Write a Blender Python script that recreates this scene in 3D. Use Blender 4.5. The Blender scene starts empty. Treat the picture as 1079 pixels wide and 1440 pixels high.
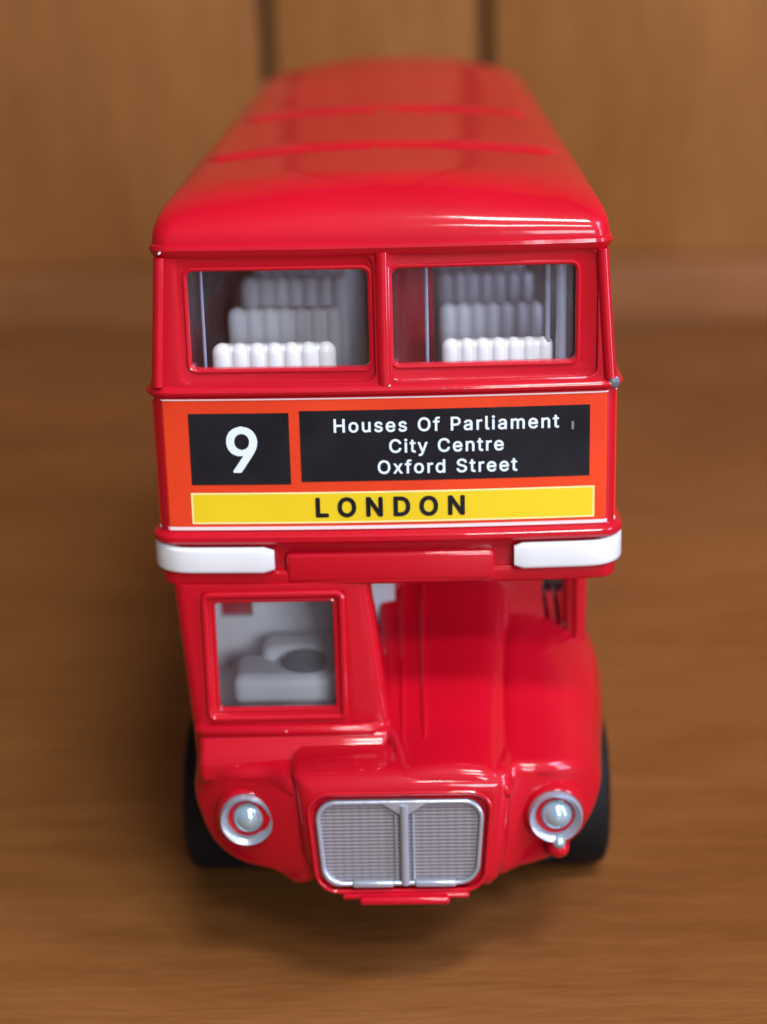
import bpy, bmesh, math, json, random
from mathutils import Matrix, Vector
R = math.radians
GLYPHS = '''{"9":[453,[[[195,516,226,516,258,516],[286,508,310,494,335,480],[354,460,368,434,382,409],[389,380,389,347,389,323],[383,297,373,270,362,243],[343,209,315,168,277,112],[239,56,200,0,177,0],[154,0,130,0,187,83],[244,165,301,248,303,248],[305,248,307,248,303,238],[296,229,287,221,279,213],[269,207,257,202,245,197],[232,195,218,195,187,195],[160,201,137,214,114,227],[96,245,83,269,70,292],[64,320,64,352,64,384],[71,412,85,436,99,461],[118,480,143,494,167,508]],[[246,460,226,460,207,460],[189,456,174,446,159,437],[147,424,138,407,130,391],[125,372,125,352,125,330],[130,312,138,295,147,279],[159,266,174,257,189,248],[207,243,226,243,246,243],[263,248,279,257,294,266],[306,279,314,295,323,311],[327,330,327,350,327,372],[323,391,314,407,306,424],[294,437,279,446,264,456]]]],"C":[510,[[[293,-7,267,-7,223,-7],[184,4,150,25,116,46],[89,76,70,115,50,154],[40,201,40,254,40,308],[50,354,70,393,89,432],[116,462,150,484,184,505],[223,516,267,516,293,516],[317,512,340,504,363,497],[384,486,402,471,420,457],[436,439,448,418,460,398],[468,374,473,348,451,348],[430,348,408,348,404,366],[398,381,389,395,381,408],[370,419,357,428,345,438],[331,444,315,449,300,454],[284,456,267,456,236,456],[208,448,184,432,159,417],[139,394,125,364,111,334],[103,297,103,254,103,211],[111,175,125,145,140,115],[159,92,184,76,209,61],[236,53,267,53,284,53],[300,55,315,60,331,65],[345,71,357,81,370,90],[381,101,389,114,398,128],[404,143,408,160,430,160],[451,160,473,160,469,135],[460,111,448,91,436,70],[421,52,402,38,384,23],[363,12,341,5,318,-3]]]],"D":[502,[[[271,0,219,0,178,0],[137,0,96,0,96,19],[96,38,96,57,136,57],[175,57,215,57,256,57],[291,65,318,81,345,97],[366,119,379,149,392,179],[399,214,399,255,399,296],[392,331,379,361,366,390],[346,412,320,428,293,444],[260,452,221,452,178,452],[136,452,93,452,93,471],[93,490,93,509,137,509],[181,509,225,509,275,509],[317,499,353,478,388,458],[415,429,433,391,452,353],[462,308,462,255,462,202],[452,157,433,119,414,81],[387,51,351,31,314,10]],[[103,509,125,509,125,339],[125,170,125,0,103,0],[82,0,60,0,60,170],[60,339,60,509,82,509]]]],"H":[517,[[[82,0,60,0,60,170],[60,339,60,509,82,509],[103,509,125,509,125,435],[125,362,125,289,214,289],[303,289,392,289,392,362],[392,435,392,509,414,509],[435,509,457,509,457,339],[457,170,457,0,435,0],[414,0,392,0,392,77],[392,155,392,232,303,232],[214,232,125,232,125,155],[125,77,125,0,103,0]]]],"L":[393,[[[160,0,60,0,60,170],[60,339,60,509,82,509],[103,509,125,509,125,358],[125,208,125,57,203,57],[282,57,361,57,361,38],[361,19,361,0,261,0]]]],"N":[523,[[[82,0,60,0,60,170],[60,339,60,509,85,509],[111,509,136,509,205,400],[274,291,343,183,349,174],[355,164,363,151,370,138],[379,123,388,107,396,90],[405,73,414,55,411,55],[408,54,405,54,403,72],[401,90,401,108,400,126],[399,142,399,157,399,172],[399,185,399,195,399,300],[399,404,399,509,420,509],[442,509,463,509,463,339],[463,170,463,0,438,0],[412,0,387,0,325,97],[264,193,202,290,194,303],[186,316,177,331,169,345],[159,362,148,381,137,400],[123,424,108,452,111,453],[115,453,119,454,120,428],[121,405,122,384,123,362],[124,344,124,328,125,312],[125,300,125,291,125,194],[125,97,125,0,103,0]]]],"O":[533,[[[311,-7,267,-7,223,-7],[184,4,150,25,116,46],[90,76,70,115,50,154],[40,201,40,254,40,308],[50,354,70,393,90,432],[116,462,150,484,184,505],[223,516,267,516,311,516],[350,505,384,484,418,462],[444,432,464,393,483,354],[493,308,493,254,493,201],[483,154,464,115,444,76],[418,46,384,25,350,4]],[[236,53,267,53,297,53],[325,61,349,76,374,91],[394,114,408,144,423,174],[430,211,430,254,430,298],[423,335,408,365,394,395],[374,417,349,433,325,448],[297,456,267,456,236,456],[209,448,184,433,159,417],[140,394,125,364,111,334],[103,297,103,254,103,211],[111,174,125,144,140,114],[159,92,184,76,209,61]]]],"P":[445,[[[82,0,60,0,60,170],[60,339,60,509,118,509],[177,509,235,509,274,509],[307,502,332,487,358,473],[377,454,390,430,402,405],[409,378,409,348,409,317],[402,290,390,265,377,241],[358,222,332,207,307,193],[274,186,235,186,193,186],[151,186,109,186,109,205],[109,224,109,242,150,242],[191,242,233,242,259,242],[281,247,297,256,313,265],[325,278,333,294,341,310],[344,328,344,348,344,368],[341,386,333,402,325,417],[313,430,297,439,280,448],[259,452,232,452,196,452],[160,452,125,452,125,301],[125,151,125,0,103,0]]]],"S":[447,[[[263,-9,224,-9,187,-9],[155,-3,128,9,100,21],[79,38,64,60,49,82],[40,107,38,137,60,137],[82,137,104,137,106,117],[112,101,123,88,134,75],[149,65,166,59,184,52],[203,49,224,49,247,49],[268,53,286,60,304,68],[319,78,329,92,340,105],[346,121,346,139,346,155],[341,169,332,179,323,189],[311,198,296,205,281,211],[264,217,245,222,224,228],[204,234,184,239,142,251],[109,268,86,289,63,311],[52,339,52,372,52,401],[60,426,75,448,90,469],[111,486,138,498,164,510],[194,516,227,516,261,516],[290,510,316,498,342,486],[362,469,377,449,392,428],[400,404,401,378,380,378],[358,378,337,378,335,403],[323,423,302,437,281,451],[256,459,225,459,203,459],[184,455,167,448,151,441],[138,431,129,418,120,406],[115,391,115,376,115,358],[120,344,131,334,142,323],[154,314,169,308,184,302],[199,297,212,293,230,289],[247,284,264,279,279,275],[295,270,312,264,328,257],[344,248,359,238,373,227],[385,214,395,198,404,181],[408,162,408,139,408,111],[401,86,386,64,372,41],[351,24,323,11,296,-2]]]],"a":[389,[[[182,-9,160,-9,136,-9],[114,-4,94,5,75,14],[59,27,48,45,36,62],[30,83,30,108,30,130],[35,147,43,161,52,175],[63,185,78,193,92,201],[108,207,125,211,143,215],[160,218,178,220,201,223],[219,225,234,227,248,228],[258,231,265,235,272,239],[276,245,276,255,276,255],[276,256,276,257,276,272],[273,286,267,297,261,308],[252,316,240,322,228,328],[213,331,196,331,178,331],[162,328,149,322,136,317],[126,309,118,301,110,292],[104,283,100,274,80,280],[61,285,41,291,50,314],[62,332,79,346,95,360],[113,369,133,375,153,381],[173,384,194,384,208,384],[223,383,239,379,255,376],[271,370,286,360,301,351],[313,338,322,320,332,303],[337,280,337,251,337,168],[337,84,337,0,317,0],[297,0,277,0,277,17],[277,35,277,52,275,52],[274,52,272,52,268,43],[261,34,252,25,243,15],[230,7,215,1,200,-5]],[[155,45,170,45,193,45],[212,50,228,59,243,68],[255,79,263,93,271,107],[276,122,276,138,276,155],[276,173,276,190,273,187],[268,184,259,182,251,180],[242,178,231,176,221,174],[210,172,200,171,190,170],[182,169,175,168,161,166],[147,163,134,159,121,154],[111,148,103,139,96,131],[92,119,92,105,92,92],[95,81,102,72,109,63],[118,57,130,52,142,48]]]],"d":[424,[[[219,-8,195,-8,164,-8],[136,0,111,16,87,32],[68,55,55,84,41,114],[34,149,34,189,34,229],[41,263,55,293,69,322],[88,345,112,361,136,376],[164,384,196,384,219,384],[238,381,253,373,268,365],[279,356,287,346,296,336],[302,327,306,319,308,319],[309,319,311,319,311,382],[311,446,311,509,331,509],[351,509,372,509,372,339],[372,170,372,0,352,0],[332,0,313,0,313,20],[313,39,313,59,311,59],[309,59,307,59,302,51],[295,42,287,31,278,21],[267,12,252,4,238,-4]],[[181,47,205,47,227,47],[247,53,263,65,279,77],[291,94,299,115,308,136],[312,161,312,189,312,217],[308,242,300,263,292,284],[279,300,263,312,247,324],[228,330,205,330,181,330],[161,324,145,311,129,299],[116,282,108,261,100,240],[96,216,96,189,96,162],[100,138,109,117,117,95],[129,78,145,66,161,53]]]],"e":[404,[[[238,-8,212,-8,175,-8],[143,0,117,16,90,33],[70,56,56,85,41,114],[34,148,34,187,34,226],[41,260,55,290,69,319],[89,343,115,359,141,376],[171,384,205,384,226,384],[246,381,266,374,285,367],[303,356,319,341,335,326],[348,306,357,282,366,258],[371,228,371,194,371,186],[371,178,371,169,272,169],[174,169,75,169,75,187],[75,204,75,221,163,221],[250,221,338,221,329,215],[319,208,310,202,310,227],[306,249,298,269,290,288],[278,303,263,314,247,325],[228,330,205,330,182,330],[163,325,146,313,130,302],[118,288,109,270,100,251],[96,232,96,211,96,200],[96,189,96,178,96,150],[101,126,110,106,120,87],[134,72,151,61,168,51],[189,46,212,46,228,46],[241,48,254,53,266,57],[277,64,285,73,294,82],[301,93,306,105,325,101],[345,96,365,91,359,71],[349,54,335,39,321,24],[303,13,283,4,262,-4]]]],"f":[254,[[[154,379,228,379,228,362],[228,344,228,327,154,327],[80,327,6,327,6,344],[6,362,6,379,80,379]],[[101,0,81,0,81,144],[81,288,81,432,81,453],[86,471,96,486,106,500],[119,511,135,519,152,526],[169,530,187,530,201,530],[213,529,222,527,232,525],[238,523,243,521,238,503],[233,486,227,468,224,470],[220,471,215,472,210,473],[203,474,195,474,176,474],[163,469,154,460,146,451],[142,437,142,419,142,279],[142,140,142,0,121,0]]]],"i":[167,[[[73,0,53,0,53,126],[53,253,53,379,73,379],[93,379,114,379,114,253],[114,126,114,0,93,0]],[[95,443,84,443,72,443],[62,447,54,455,45,462],[41,472,41,483,41,494],[45,504,54,512,62,520],[72,524,84,524,95,524],[106,520,114,512,122,504],[126,494,126,483,126,472],[122,462,114,455,106,447]]]],"l":[189,[[[147,-2,139,-2,110,-2],[88,5,74,20,60,35],[53,57,53,84,53,226],[53,367,53,509,73,509],[93,509,114,509,114,372],[114,235,114,99,114,81],[116,69,120,62,125,55],[133,52,146,52,152,52],[157,52,160,53,164,53],[167,54,170,54,173,37],[177,20,181,3,175,1],[169,0,162,-1,154,-2]]]],"m":[610,[[[73,0,53,0,53,126],[53,253,53,379,72,379],[92,379,112,379,112,351],[112,323,112,295,111,295],[109,295,108,295,113,316],[121,332,132,346,144,359],[157,369,172,376,187,383],[203,386,219,386,247,386],[270,378,287,361,305,344],[316,322,321,295,318,295],[315,295,312,295,317,313],[325,329,337,343,349,357],[364,367,381,375,398,382],[416,386,437,386,459,386],[479,381,497,372,515,362],[530,348,541,328,551,309],[557,285,557,255,557,170],[557,85,557,0,536,0],[516,0,496,0,496,85],[496,169,496,254,496,281],[488,301,473,313,457,325],[439,330,419,330,402,330],[387,327,374,320,362,313],[352,303,345,290,339,278],[335,263,335,247,335,165],[335,82,335,0,315,0],[295,0,274,0,274,87],[274,173,274,260,274,281],[267,298,253,311,239,324],[221,330,199,330,185,330],[171,327,158,320,144,313],[134,303,126,289,118,276],[114,258,114,238,114,159],[114,79,114,0,93,0]]]],"n":[410,[[[114,249,114,227,114,151],[114,76,114,0,93,0],[73,0,53,0,53,126],[53,253,53,379,72,379],[92,379,112,379,112,349],[112,318,112,287,109,287],[106,287,102,287,114,322],[131,347,152,362,174,377],[199,384,227,384,253,384],[276,379,295,369,314,358],[330,342,341,321,352,299],[357,273,357,240,357,160],[357,80,357,0,337,0],[316,0,296,0,296,78],[296,157,296,235,296,265],[288,288,273,304,258,321],[237,329,210,329,192,329],[175,325,161,317,146,309],[135,298,126,283,118,267]]]],"o":[415,[[[242,-8,207,-8,173,-8],[143,0,117,16,91,33],[71,56,56,85,41,114],[34,149,34,187,34,227],[41,262,56,291,71,321],[91,343,117,360,143,376],[173,384,207,384,242,384],[273,376,299,360,325,343],[345,321,359,291,374,262],[381,227,381,187,381,149],[374,114,359,85,345,56],[325,33,299,16,273,0]],[[182,46,207,46,233,46],[254,53,270,66,287,79],[299,96,307,117,315,139],[319,162,319,187,319,213],[315,236,307,258,299,280],[287,297,270,310,254,323],[233,330,207,330,182,330],[161,323,145,310,129,297],[116,280,108,258,100,237],[96,213,96,187,96,162],[100,139,108,117,116,96],[129,79,145,66,161,53]]]],"r":[259,[[[73,0,53,0,53,126],[53,253,53,379,72,379],[92,379,112,379,112,360],[112,340,112,321,113,321],[114,321,115,321,122,340],[135,355,152,367,170,379],[190,385,213,385,218,385],[223,385,229,384,235,384],[240,384,243,384,243,363],[243,343,243,322,242,323],[237,323,230,324,223,325],[215,326,207,326,189,326],[173,322,159,315,145,307],[134,297,126,284,118,270],[114,255,114,237,114,158],[114,79,114,0,93,0]]]],"s":[365,[[[211,-8,182,-8,156,-8],[133,-4,112,3,92,11],[75,23,62,38,49,53],[40,72,36,94,55,98],[74,102,94,107,99,86],[109,70,124,60,139,50],[158,45,181,45,208,45],[229,51,244,62,260,74],[268,87,268,103,268,116],[263,127,254,136,245,144],[231,151,212,155,191,160],[170,165,149,170,115,178],[89,191,72,208,55,225],[47,247,47,274,47,296],[53,315,65,332,77,348],[94,361,115,370,136,380],[160,384,187,384,213,384],[235,380,254,372,272,365],[287,353,299,339,310,325],[319,309,324,290,305,286],[287,281,268,277,263,292],[255,304,243,316,230,327],[212,333,187,333,165,333],[146,327,131,317,116,306],[109,293,109,277,109,263],[114,252,124,243,134,235],[150,228,172,223,191,218],[210,214,229,209,264,201],[290,188,306,171,323,154],[331,133,331,107,331,84],[325,64,312,47,300,30],[282,16,260,6,237,-3]]]],"t":[227,[[[138,379,204,379,204,362],[204,344,204,327,138,327],[72,327,6,327,6,344],[6,362,6,379,72,379]],[[65,345,65,471,85,471],[106,471,126,471,126,347],[126,222,126,98,126,81],[129,69,136,61,143,54],[154,50,170,50,174,50],[179,50,185,51,191,52],[197,53,202,54,206,36],[209,19,213,2,207,0],[200,-2,192,-3,184,-4],[176,-4,168,-4,136,-4],[110,4,92,21,74,38],[65,62,65,93,65,219]]]],"u":[410,[[[211,-5,182,-5,157,-5],[134,0,115,11,95,21],[80,37,69,59,58,80],[53,107,53,139,53,219],[53,299,53,379,73,379],[93,379,114,379,114,301],[114,222,114,144,114,114],[121,91,137,75,152,58],[173,50,200,50,218,50],[235,54,249,62,264,70],[275,81,283,97,292,112],[296,131,296,153,296,228],[296,304,296,379,316,379],[337,379,357,379,357,253],[357,126,357,0,337,0],[318,0,298,0,298,31],[298,61,298,92,301,92],[304,92,307,92,295,57],[279,32,257,17,235,2]]]],"x":[379,[[[44,0,21,0,71,73],[121,145,171,218,171,202],[171,187,171,171,124,240],[76,310,29,379,52,379],[76,379,100,379,116,355],[132,330,147,306,160,287],[170,270,179,253,188,237],[198,221,207,206,197,206],[186,206,175,206,185,221],[194,237,202,253,211,270],[221,287,233,306,249,330],[266,355,282,379,305,379],[328,379,352,379,304,309],[256,239,209,169,209,184],[209,199,209,214,258,143],[308,71,358,0,334,0],[310,0,287,0,268,28],[249,57,231,85,219,103],[209,120,200,136,191,152],[182,167,173,182,183,182],[194,182,205,182,195,167],[186,152,178,136,170,120],[160,103,148,85,129,57],[110,28,91,0,68,0]]]],"y":[389,[[[51,-140,47,-139,52,-121],[57,-103,61,-86,65,-86],[68,-87,71,-87,83,-90],[94,-91,104,-89,114,-87],[122,-82,130,-74,138,-66],[145,-53,151,-36,155,-24],[159,-13,163,-1,114,126],[66,252,17,379,40,379],[62,379,84,379,111,305],[138,230,165,155,174,132],[181,109,187,87,193,64],[199,42,206,21,198,21],[191,21,184,21,190,42],[196,64,202,87,209,110],[216,132,224,155,251,230],[278,305,305,379,327,379],[349,379,371,379,316,234],[260,88,204,-58,196,-78],[187,-94,177,-107,166,-120],[153,-129,139,-136,125,-142],[109,-145,91,-145,81,-145],[72,-144,65,-143,57,-142]]]]}'''
random.seed(4)
SC = bpy.context.scene
COL = SC.collection

# ------------------------------------------------------------------ camera
def cam_matrix(px, py, pz, pitch, yaw, roll):
    cp, sp, cy, sy = math.cos(pitch), math.sin(pitch), math.cos(yaw), math.sin(yaw)
    f = Vector((sy*cp, cy*cp, -sp)); r = Vector((cy, -sy, 0)); u = r.cross(f)
    cr, sr = math.cos(roll), math.sin(roll)
    r2 = cr*r - sr*u; u2 = sr*r + cr*u
    m = Matrix((( r2.x, u2.x, -f.x, px), (r2.y, u2.y, -f.y, py), (r2.z, u2.z, -f.z, pz), (0, 0, 0, 1)))
    return m
cam_d = bpy.data.cameras.new('camera'); cam = bpy.data.objects.new('camera', cam_d); COL.objects.link(cam)
cam.matrix_world = cam_matrix(.002913, -.149008, .092829, .3203, -.0213, .0253)
cam_d.sensor_fit = 'VERTICAL'; cam_d.sensor_height = 36; cam_d.lens = 65.0
cam_d.clip_start = .005; cam_d.clip_end = 20
cam_d.dof.use_dof = True; cam_d.dof.focus_distance = .1515; cam_d.dof.aperture_fstop = 20.0
SC.camera = cam

# ------------------------------------------------------------------ light
w = bpy.data.worlds.new('World'); SC.world = w; w.use_nodes = True
nt = w.node_tree; bg = nt.nodes['Background']
tcw = nt.nodes.new('ShaderNodeTexCoord'); spw = nt.nodes.new('ShaderNodeSeparateXYZ'); crw = nt.nodes.new('ShaderNodeValToRGB')
nt.links.new(tcw.outputs['Generated'], spw.inputs[0])
adw = nt.nodes.new('ShaderNodeMath'); adw.operation = 'MULTIPLY_ADD'; adw.inputs[1].default_value = -.5; adw.inputs[2].default_value = .5
nt.links.new(spw.outputs['Y'], adw.inputs[0]); nt.links.new(adw.outputs[0], crw.inputs[0])
crw.color_ramp.elements[0].color = (.30, .22, .17, 1); crw.color_ramp.elements[0].position = .2
crw.color_ramp.elements[1].color = (.66, .70, .90, 1); crw.color_ramp.elements[1].position = .8
nt.links.new(crw.outputs[0], bg.inputs[0]); bg.inputs[1].default_value = .26
def area(name, loc, aim, sx, sy, power, col):
    l = bpy.data.lights.new(name, 'AREA'); l.shape = 'RECTANGLE'; l.size = sx; l.size_y = sy
    l.energy = power; l.color = col
    o = bpy.data.objects.new(name, l); COL.objects.link(o); o.location = loc
    o.rotation_euler = (Vector(aim) - Vector(loc)).to_track_quat('-Z', 'Y').to_euler()
    return o
area('upper_window_light', (.16, -.34, .74), (0, .02, .03), .20, .09, 3.6, (1, .97, .93))
area('lower_window_light', (.16, -.56, .56), (0, .02, .03), .20, .06, 2.0, (1, .97, .93))
area('room_window_light', (.30, -.88, .30), (0, .02, .04), .30, .20, 4.6, (.84, .90, 1))
area('side_window_light', (.50, -.26, .16), (0, .03, .05), .12, .66, 3.0, (.70, .72, 1))
area('small_side_window_light', (.44, -.13, .50), (0, .02, .05), .20, .15, 2.2, (.68, .62, 1))
SC.view_settings.view_transform = 'Standard'; SC.view_settings.look = 'None'
SC.view_settings.exposure = -.08; SC.view_settings.gamma = 1
try: SC.cycles.use_denoising = True
except Exception: pass

# ------------------------------------------------------------------ materials
def mat(name, col, rough=.4, metal=0, coat=0, coat_r=.05, spec=.5, bump=0, bscale=900, bdet=3):
    m = bpy.data.materials.new(name); m.use_nodes = True; n = m.node_tree.nodes; L = m.node_tree.links
    b = n['Principled BSDF']; b.inputs['Base Color'].default_value = (*col, 1)
    b.inputs['Roughness'].default_value = rough; b.inputs['Metallic'].default_value = metal
    b.inputs['Coat Weight'].default_value = coat; b.inputs['Coat Roughness'].default_value = coat_r
    b.inputs['Specular IOR Level'].default_value = spec
    if bump:
        tc = n.new('ShaderNodeTexCoord'); no = n.new('ShaderNodeTexNoise'); no.inputs['Scale'].default_value = bscale
        no.inputs['Detail'].default_value = bdet
        bp = n.new('ShaderNodeBump'); bp.inputs['Strength'].default_value = bump; bp.inputs['Distance'].default_value = .0002
        L.new(tc.outputs['Object'], no.inputs['Vector']); L.new(no.outputs['Fac'], bp.inputs['Height'])
        L.new(bp.outputs['Normal'], b.inputs['Normal']); L.new(bp.outputs['Normal'], b.inputs['Coat Normal'])
    return m
def vary(m, a, b_, scale, stretch=(1, 1, 1), lo=.35, hi=.65):
    n = m.node_tree.nodes; L = m.node_tree.links
    tc = n.new('ShaderNodeTexCoord'); mp = n.new('ShaderNodeMapping'); mp.inputs['Scale'].default_value = stretch
    no = n.new('ShaderNodeTexNoise'); no.inputs['Scale'].default_value = scale; no.inputs['Detail'].default_value = 5
    cr = n.new('ShaderNodeValToRGB'); cr.color_ramp.elements[0].position = lo; cr.color_ramp.elements[1].position = hi
    cr.color_ramp.elements[0].color = (*a, 1); cr.color_ramp.elements[1].color = (*b_, 1)
    L.new(tc.outputs['Object'], mp.inputs['Vector']); L.new(mp.outputs[0], no.inputs['Vector'])
    L.new(no.outputs['Fac'], cr.inputs[0]); L.new(cr.outputs[0], n['Principled BSDF'].inputs['Base Color'])
    return m
RED = vary(mat('red_enamel', (.6, .004, .01), .45, coat=.75, coat_r=.07, spec=.12, bump=.30, bscale=170, bdet=2), (.42, .0015, .011), (.48, .002, .014), 60)
ROOFRED = vary(mat('red_roof_enamel', (.48, .002, .012), .45, coat=.55, coat_r=.09, spec=.12, bump=.30, bscale=170, bdet=2), (.44, .0015, .011), (.50, .002, .014), 60)
CREAM = vary(mat('white_plastic', (.7, .73, .73), .38, coat=.2, bump=.1), (.60, .64, .65), (.68, .72, .73), 80)
WHITE = vary(mat('white_plastic_brightened', (.8, .82, .82), .4, coat=.2, bump=.1), (.76, .78, .78), (.82, .84, .84), 80)  # same white plastic, lightened for cab and upper seats against the dim interior
BLACKR = mat('black_rubber', (.006, .006, .006), .7, spec=.2, bump=.3, bscale=1500)
CHAS = mat('black_plastic', (.012, .011, .011), .5)
SILVER = mat('silver_paint', (.42, .48, .56), .3, metal=.55, bump=.25, bscale=700)
LAMPM = mat('bright_silver', (.42, .60, .70), .16, metal=.55, bump=.15, bscale=600)
GREYP = mat('grey_recess', (.25, .26, .28), .4, metal=.6)
CHIP = mat('bare_metal', (.16, .18, .22), .45, metal=.7, bump=.5)
CLOUD = mat('cloudy_plastic', (.5, .53, .57), .3)
STICK = vary(mat('orange_red_sticker', (.66, .05, .012), .5, spec=.2, bump=.05, bscale=400), (.60, .040, .010), (.70, .055, .013), 90)
BLK = vary(mat('black_print', (.012, .012, .014), .5, spec=.08, bump=.06, bscale=500), (.009, .009, .011), (.018, .018, .021), 140)
YEL = vary(mat('yellow_print', (.82, .60, .01), .42), (.68, .50, .006), (.74, .56, .010), 90)
TXT = mat('pale_print', (.68, .80, .88), .45); LINE = mat('white_print_line', (.78, .66, .66), .4)
YLINE = mat('pale_yellow_line', (.85, .78, .35), .4)

def grille_mat():
    m = mat('grille_grey', (.25, .25, .27), .6, metal=.1, spec=.3); n = m.node_tree.nodes; L = m.node_tree.links
    tc = n.new('ShaderNodeTexCoord'); wv = n.new('ShaderNodeTexWave'); wv.wave_type = 'BANDS'; wv.bands_direction = 'Z'
    wv.inputs['Scale'].default_value = 900; wv.inputs['Distortion'].default_value = .6
    wx = n.new('ShaderNodeTexWave'); wx.bands_direction = 'X'; wx.inputs['Scale'].default_value = 420
    ad = n.new('ShaderNodeMath'); ad.operation = 'MULTIPLY_ADD'; ad.inputs[1].default_value = .5
    bp = n.new('ShaderNodeBump'); bp.inputs['Strength'].default_value = .35; bp.inputs['Distance'].default_value = .0002
    cr = n.new('ShaderNodeValToRGB'); cr.color_ramp.elements[0].color = (.17, .16, .17, 1); cr.color_ramp.elements[1].color = (.27, .255, .27, 1)
    L.new(tc.outputs['Object'], wv.inputs['Vector']); L.new(tc.outputs['Object'], wx.inputs['Vector'])
    L.new(wx.outputs['Fac'], ad.inputs[0]); L.new(wv.outputs['Fac'], ad.inputs[2])
    L.new(ad.outputs[0], bp.inputs['Height']); L.new(wv.outputs['Fac'], cr.inputs[0])
    L.new(cr.outputs[0], n['Principled BSDF'].inputs['Base Color']); L.new(bp.outputs['Normal'], n['Principled BSDF'].inputs['Normal'])
    return m
GRILLE = grille_mat()
def glass_mat():
    m = bpy.data.materials.new('clear_plastic'); m.use_nodes = True; n = m.node_tree.nodes; L = m.node_tree.links
    n.remove(n['Principled BSDF']); out = n['Material Output']
    t = n.new('ShaderNodeBsdfTransparent'); t.inputs[0].default_value = (.95, .97, 1, 1)
    g = n.new('ShaderNodeBsdfGlossy'); g.inputs['Roughness'].default_value = .09; g.inputs['Color'].default_value = (.9, .95, 1, 1)
    fr = n.new('ShaderNodeFresnel'); fr.inputs['IOR'].default_value = 1.6
    tc = n.new('ShaderNodeTexCoord'); mp = n.new('ShaderNodeMapping'); mp.inputs['Scale'].default_value = (1, 1, .12)
    no = n.new('ShaderNodeTexNoise'); no.inputs['Scale'].default_value = 500; no.inputs['Detail'].default_value = 2
    bp = n.new('ShaderNodeBump'); bp.inputs['Strength'].default_value = .35; bp.inputs['Distance'].default_value = .0003
    L.new(tc.outputs['Object'], mp.inputs[0]); L.new(mp.outputs[0], no.inputs['Vector']); L.new(no.outputs['Fac'], bp.inputs['Height'])
    L.new(bp.outputs[0], g.inputs['Normal']); L.new(bp.outputs[0], fr.inputs['Normal'])
    df = n.new('ShaderNodeBsdfDiffuse'); df.inputs[0].default_value = (.62, .70, .84, 1)  # bluish film: smears on the plastic, also imitating hazy reflections
    mp2 = n.new('ShaderNodeMapping'); mp2.inputs['Scale'].default_value = (1, 1, .2); n2 = n.new('ShaderNodeTexNoise'); n2.inputs['Scale'].default_value = 260
    n2.inputs['Detail'].default_value = 4; mr = n.new('ShaderNodeMapRange'); mr.inputs['From Min'].default_value = .35; mr.inputs['From Max'].default_value = .75
    mr.inputs['To Min'].default_value = .0; mr.inputs['To Max'].default_value = .09
    m1 = n.new('ShaderNodeMixShader'); L.new(tc.outputs['Object'], mp2.inputs[0]); L.new(mp2.outputs[0], n2.inputs['Vector']); L.new(n2.outputs['Fac'], mr.inputs[0])
    L.new(mr.outputs[0], m1.inputs[0]); L.new(t.outputs[0], m1.inputs[1]); L.new(df.outputs[0], m1.inputs[2]); t = m1
    mx = n.new('ShaderNodeMixShader'); L.new(fr.outputs[0], mx.inputs[0]); L.new(t.outputs[0], mx.inputs[1]); L.new(g.outputs[0], mx.inputs[2])
    L.new(mx.outputs[0], out.inputs[0]); return m
GLASS = glass_mat()
FOLD = mat('glazing_streak', (.30, .36, .48), .16, metal=.3)  # bluish colour stands in for light caught in the clear insert
def wood(name, dark, mid, light, along, rough, sc=1.0):
    m = mat(name, mid, rough, spec=.22); n = m.node_tree.nodes; L = m.node_tree.links; b = n['Principled BSDF']
    tc = n.new('ShaderNodeTexCoord')
    def noise(scale, st, det, dist=0):
        mp = n.new('ShaderNodeMapping'); mp.inputs['Scale'].default_value = st
        no = n.new('ShaderNodeTexNoise'); no.inputs['Scale'].default_value = scale; no.inputs['Detail'].default_value = det
        no.inputs['Distortion'].default_value = dist
        L.new(tc.outputs['Object'], mp.inputs[0]); L.new(mp.outputs[0], no.inputs['Vector']); return no.outputs['Fac']
    lng = {'X': (.4, 1, 1), 'Z': (1, 1, .12)}[along]; lng2 = {'X': (.13, 1, 1), 'Z': (1, 1, .13)}[along]
    a = noise(26*sc, lng, 4, .6); f = noise(330*sc, lng2, 6, .3); g_ = noise(1500*sc, lng2, 3, .2); p = noise(9*sc, (1, 1, 1), 3)
    def mathn(op, x, y, v=None):
        k = n.new('ShaderNodeMath'); k.operation = op; L.new(x, k.inputs[0])
        if v is None: L.new(y, k.inputs[1])
        else: k.inputs[1].default_value = v
        return k.outputs[0]
    s = mathn('ADD', mathn('MULTIPLY', a, None, .26), mathn('MULTIPLY', mathn('ADD', mathn('MULTIPLY', f, None, .6), mathn('MULTIPLY', g_, None, .4)), None, .40)); s = mathn('ADD', s, mathn('MULTIPLY', p, None, .34))
    cr = n.new('ShaderNodeValToRGB'); e = cr.color_ramp.elements
    e[0].position = .39; e[0].color = (*dark, 1); e[1].position = .61; e[1].color = (*light, 1)
    k = e.new(.5); k.color = (*mid, 1)
    L.new(s, cr.inputs[0]); L.new(cr.outputs[0], b.inputs['Base Color'])
    rr_ = n.new('ShaderNodeMapRange'); rr_.inputs['To Min'].default_value = rough-.14; rr_.inputs['To Max'].default_value = rough+.12
    L.new(p, rr_.inputs['Value']); L.new(rr_.outputs[0], b.inputs['Roughness'])
    bp = n.new('ShaderNodeBump'); bp.inputs['Strength'].default_value = .3; bp.inputs['Distance'].default_value = .0004
    L.new(g_, bp.inputs['Height']); L.new(bp.outputs[0], b.inputs['Normal'])
    return m
W_TABLE = wood('table_wood', (.15, .055, .012), (.205, .080, .020), (.255, .108, .032), 'X', .5)
W_WALL = wood('wall_wood', (.19, .072, .014), (.25, .100, .022), (.31, .133, .036), 'Z', .6, .8)
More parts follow.
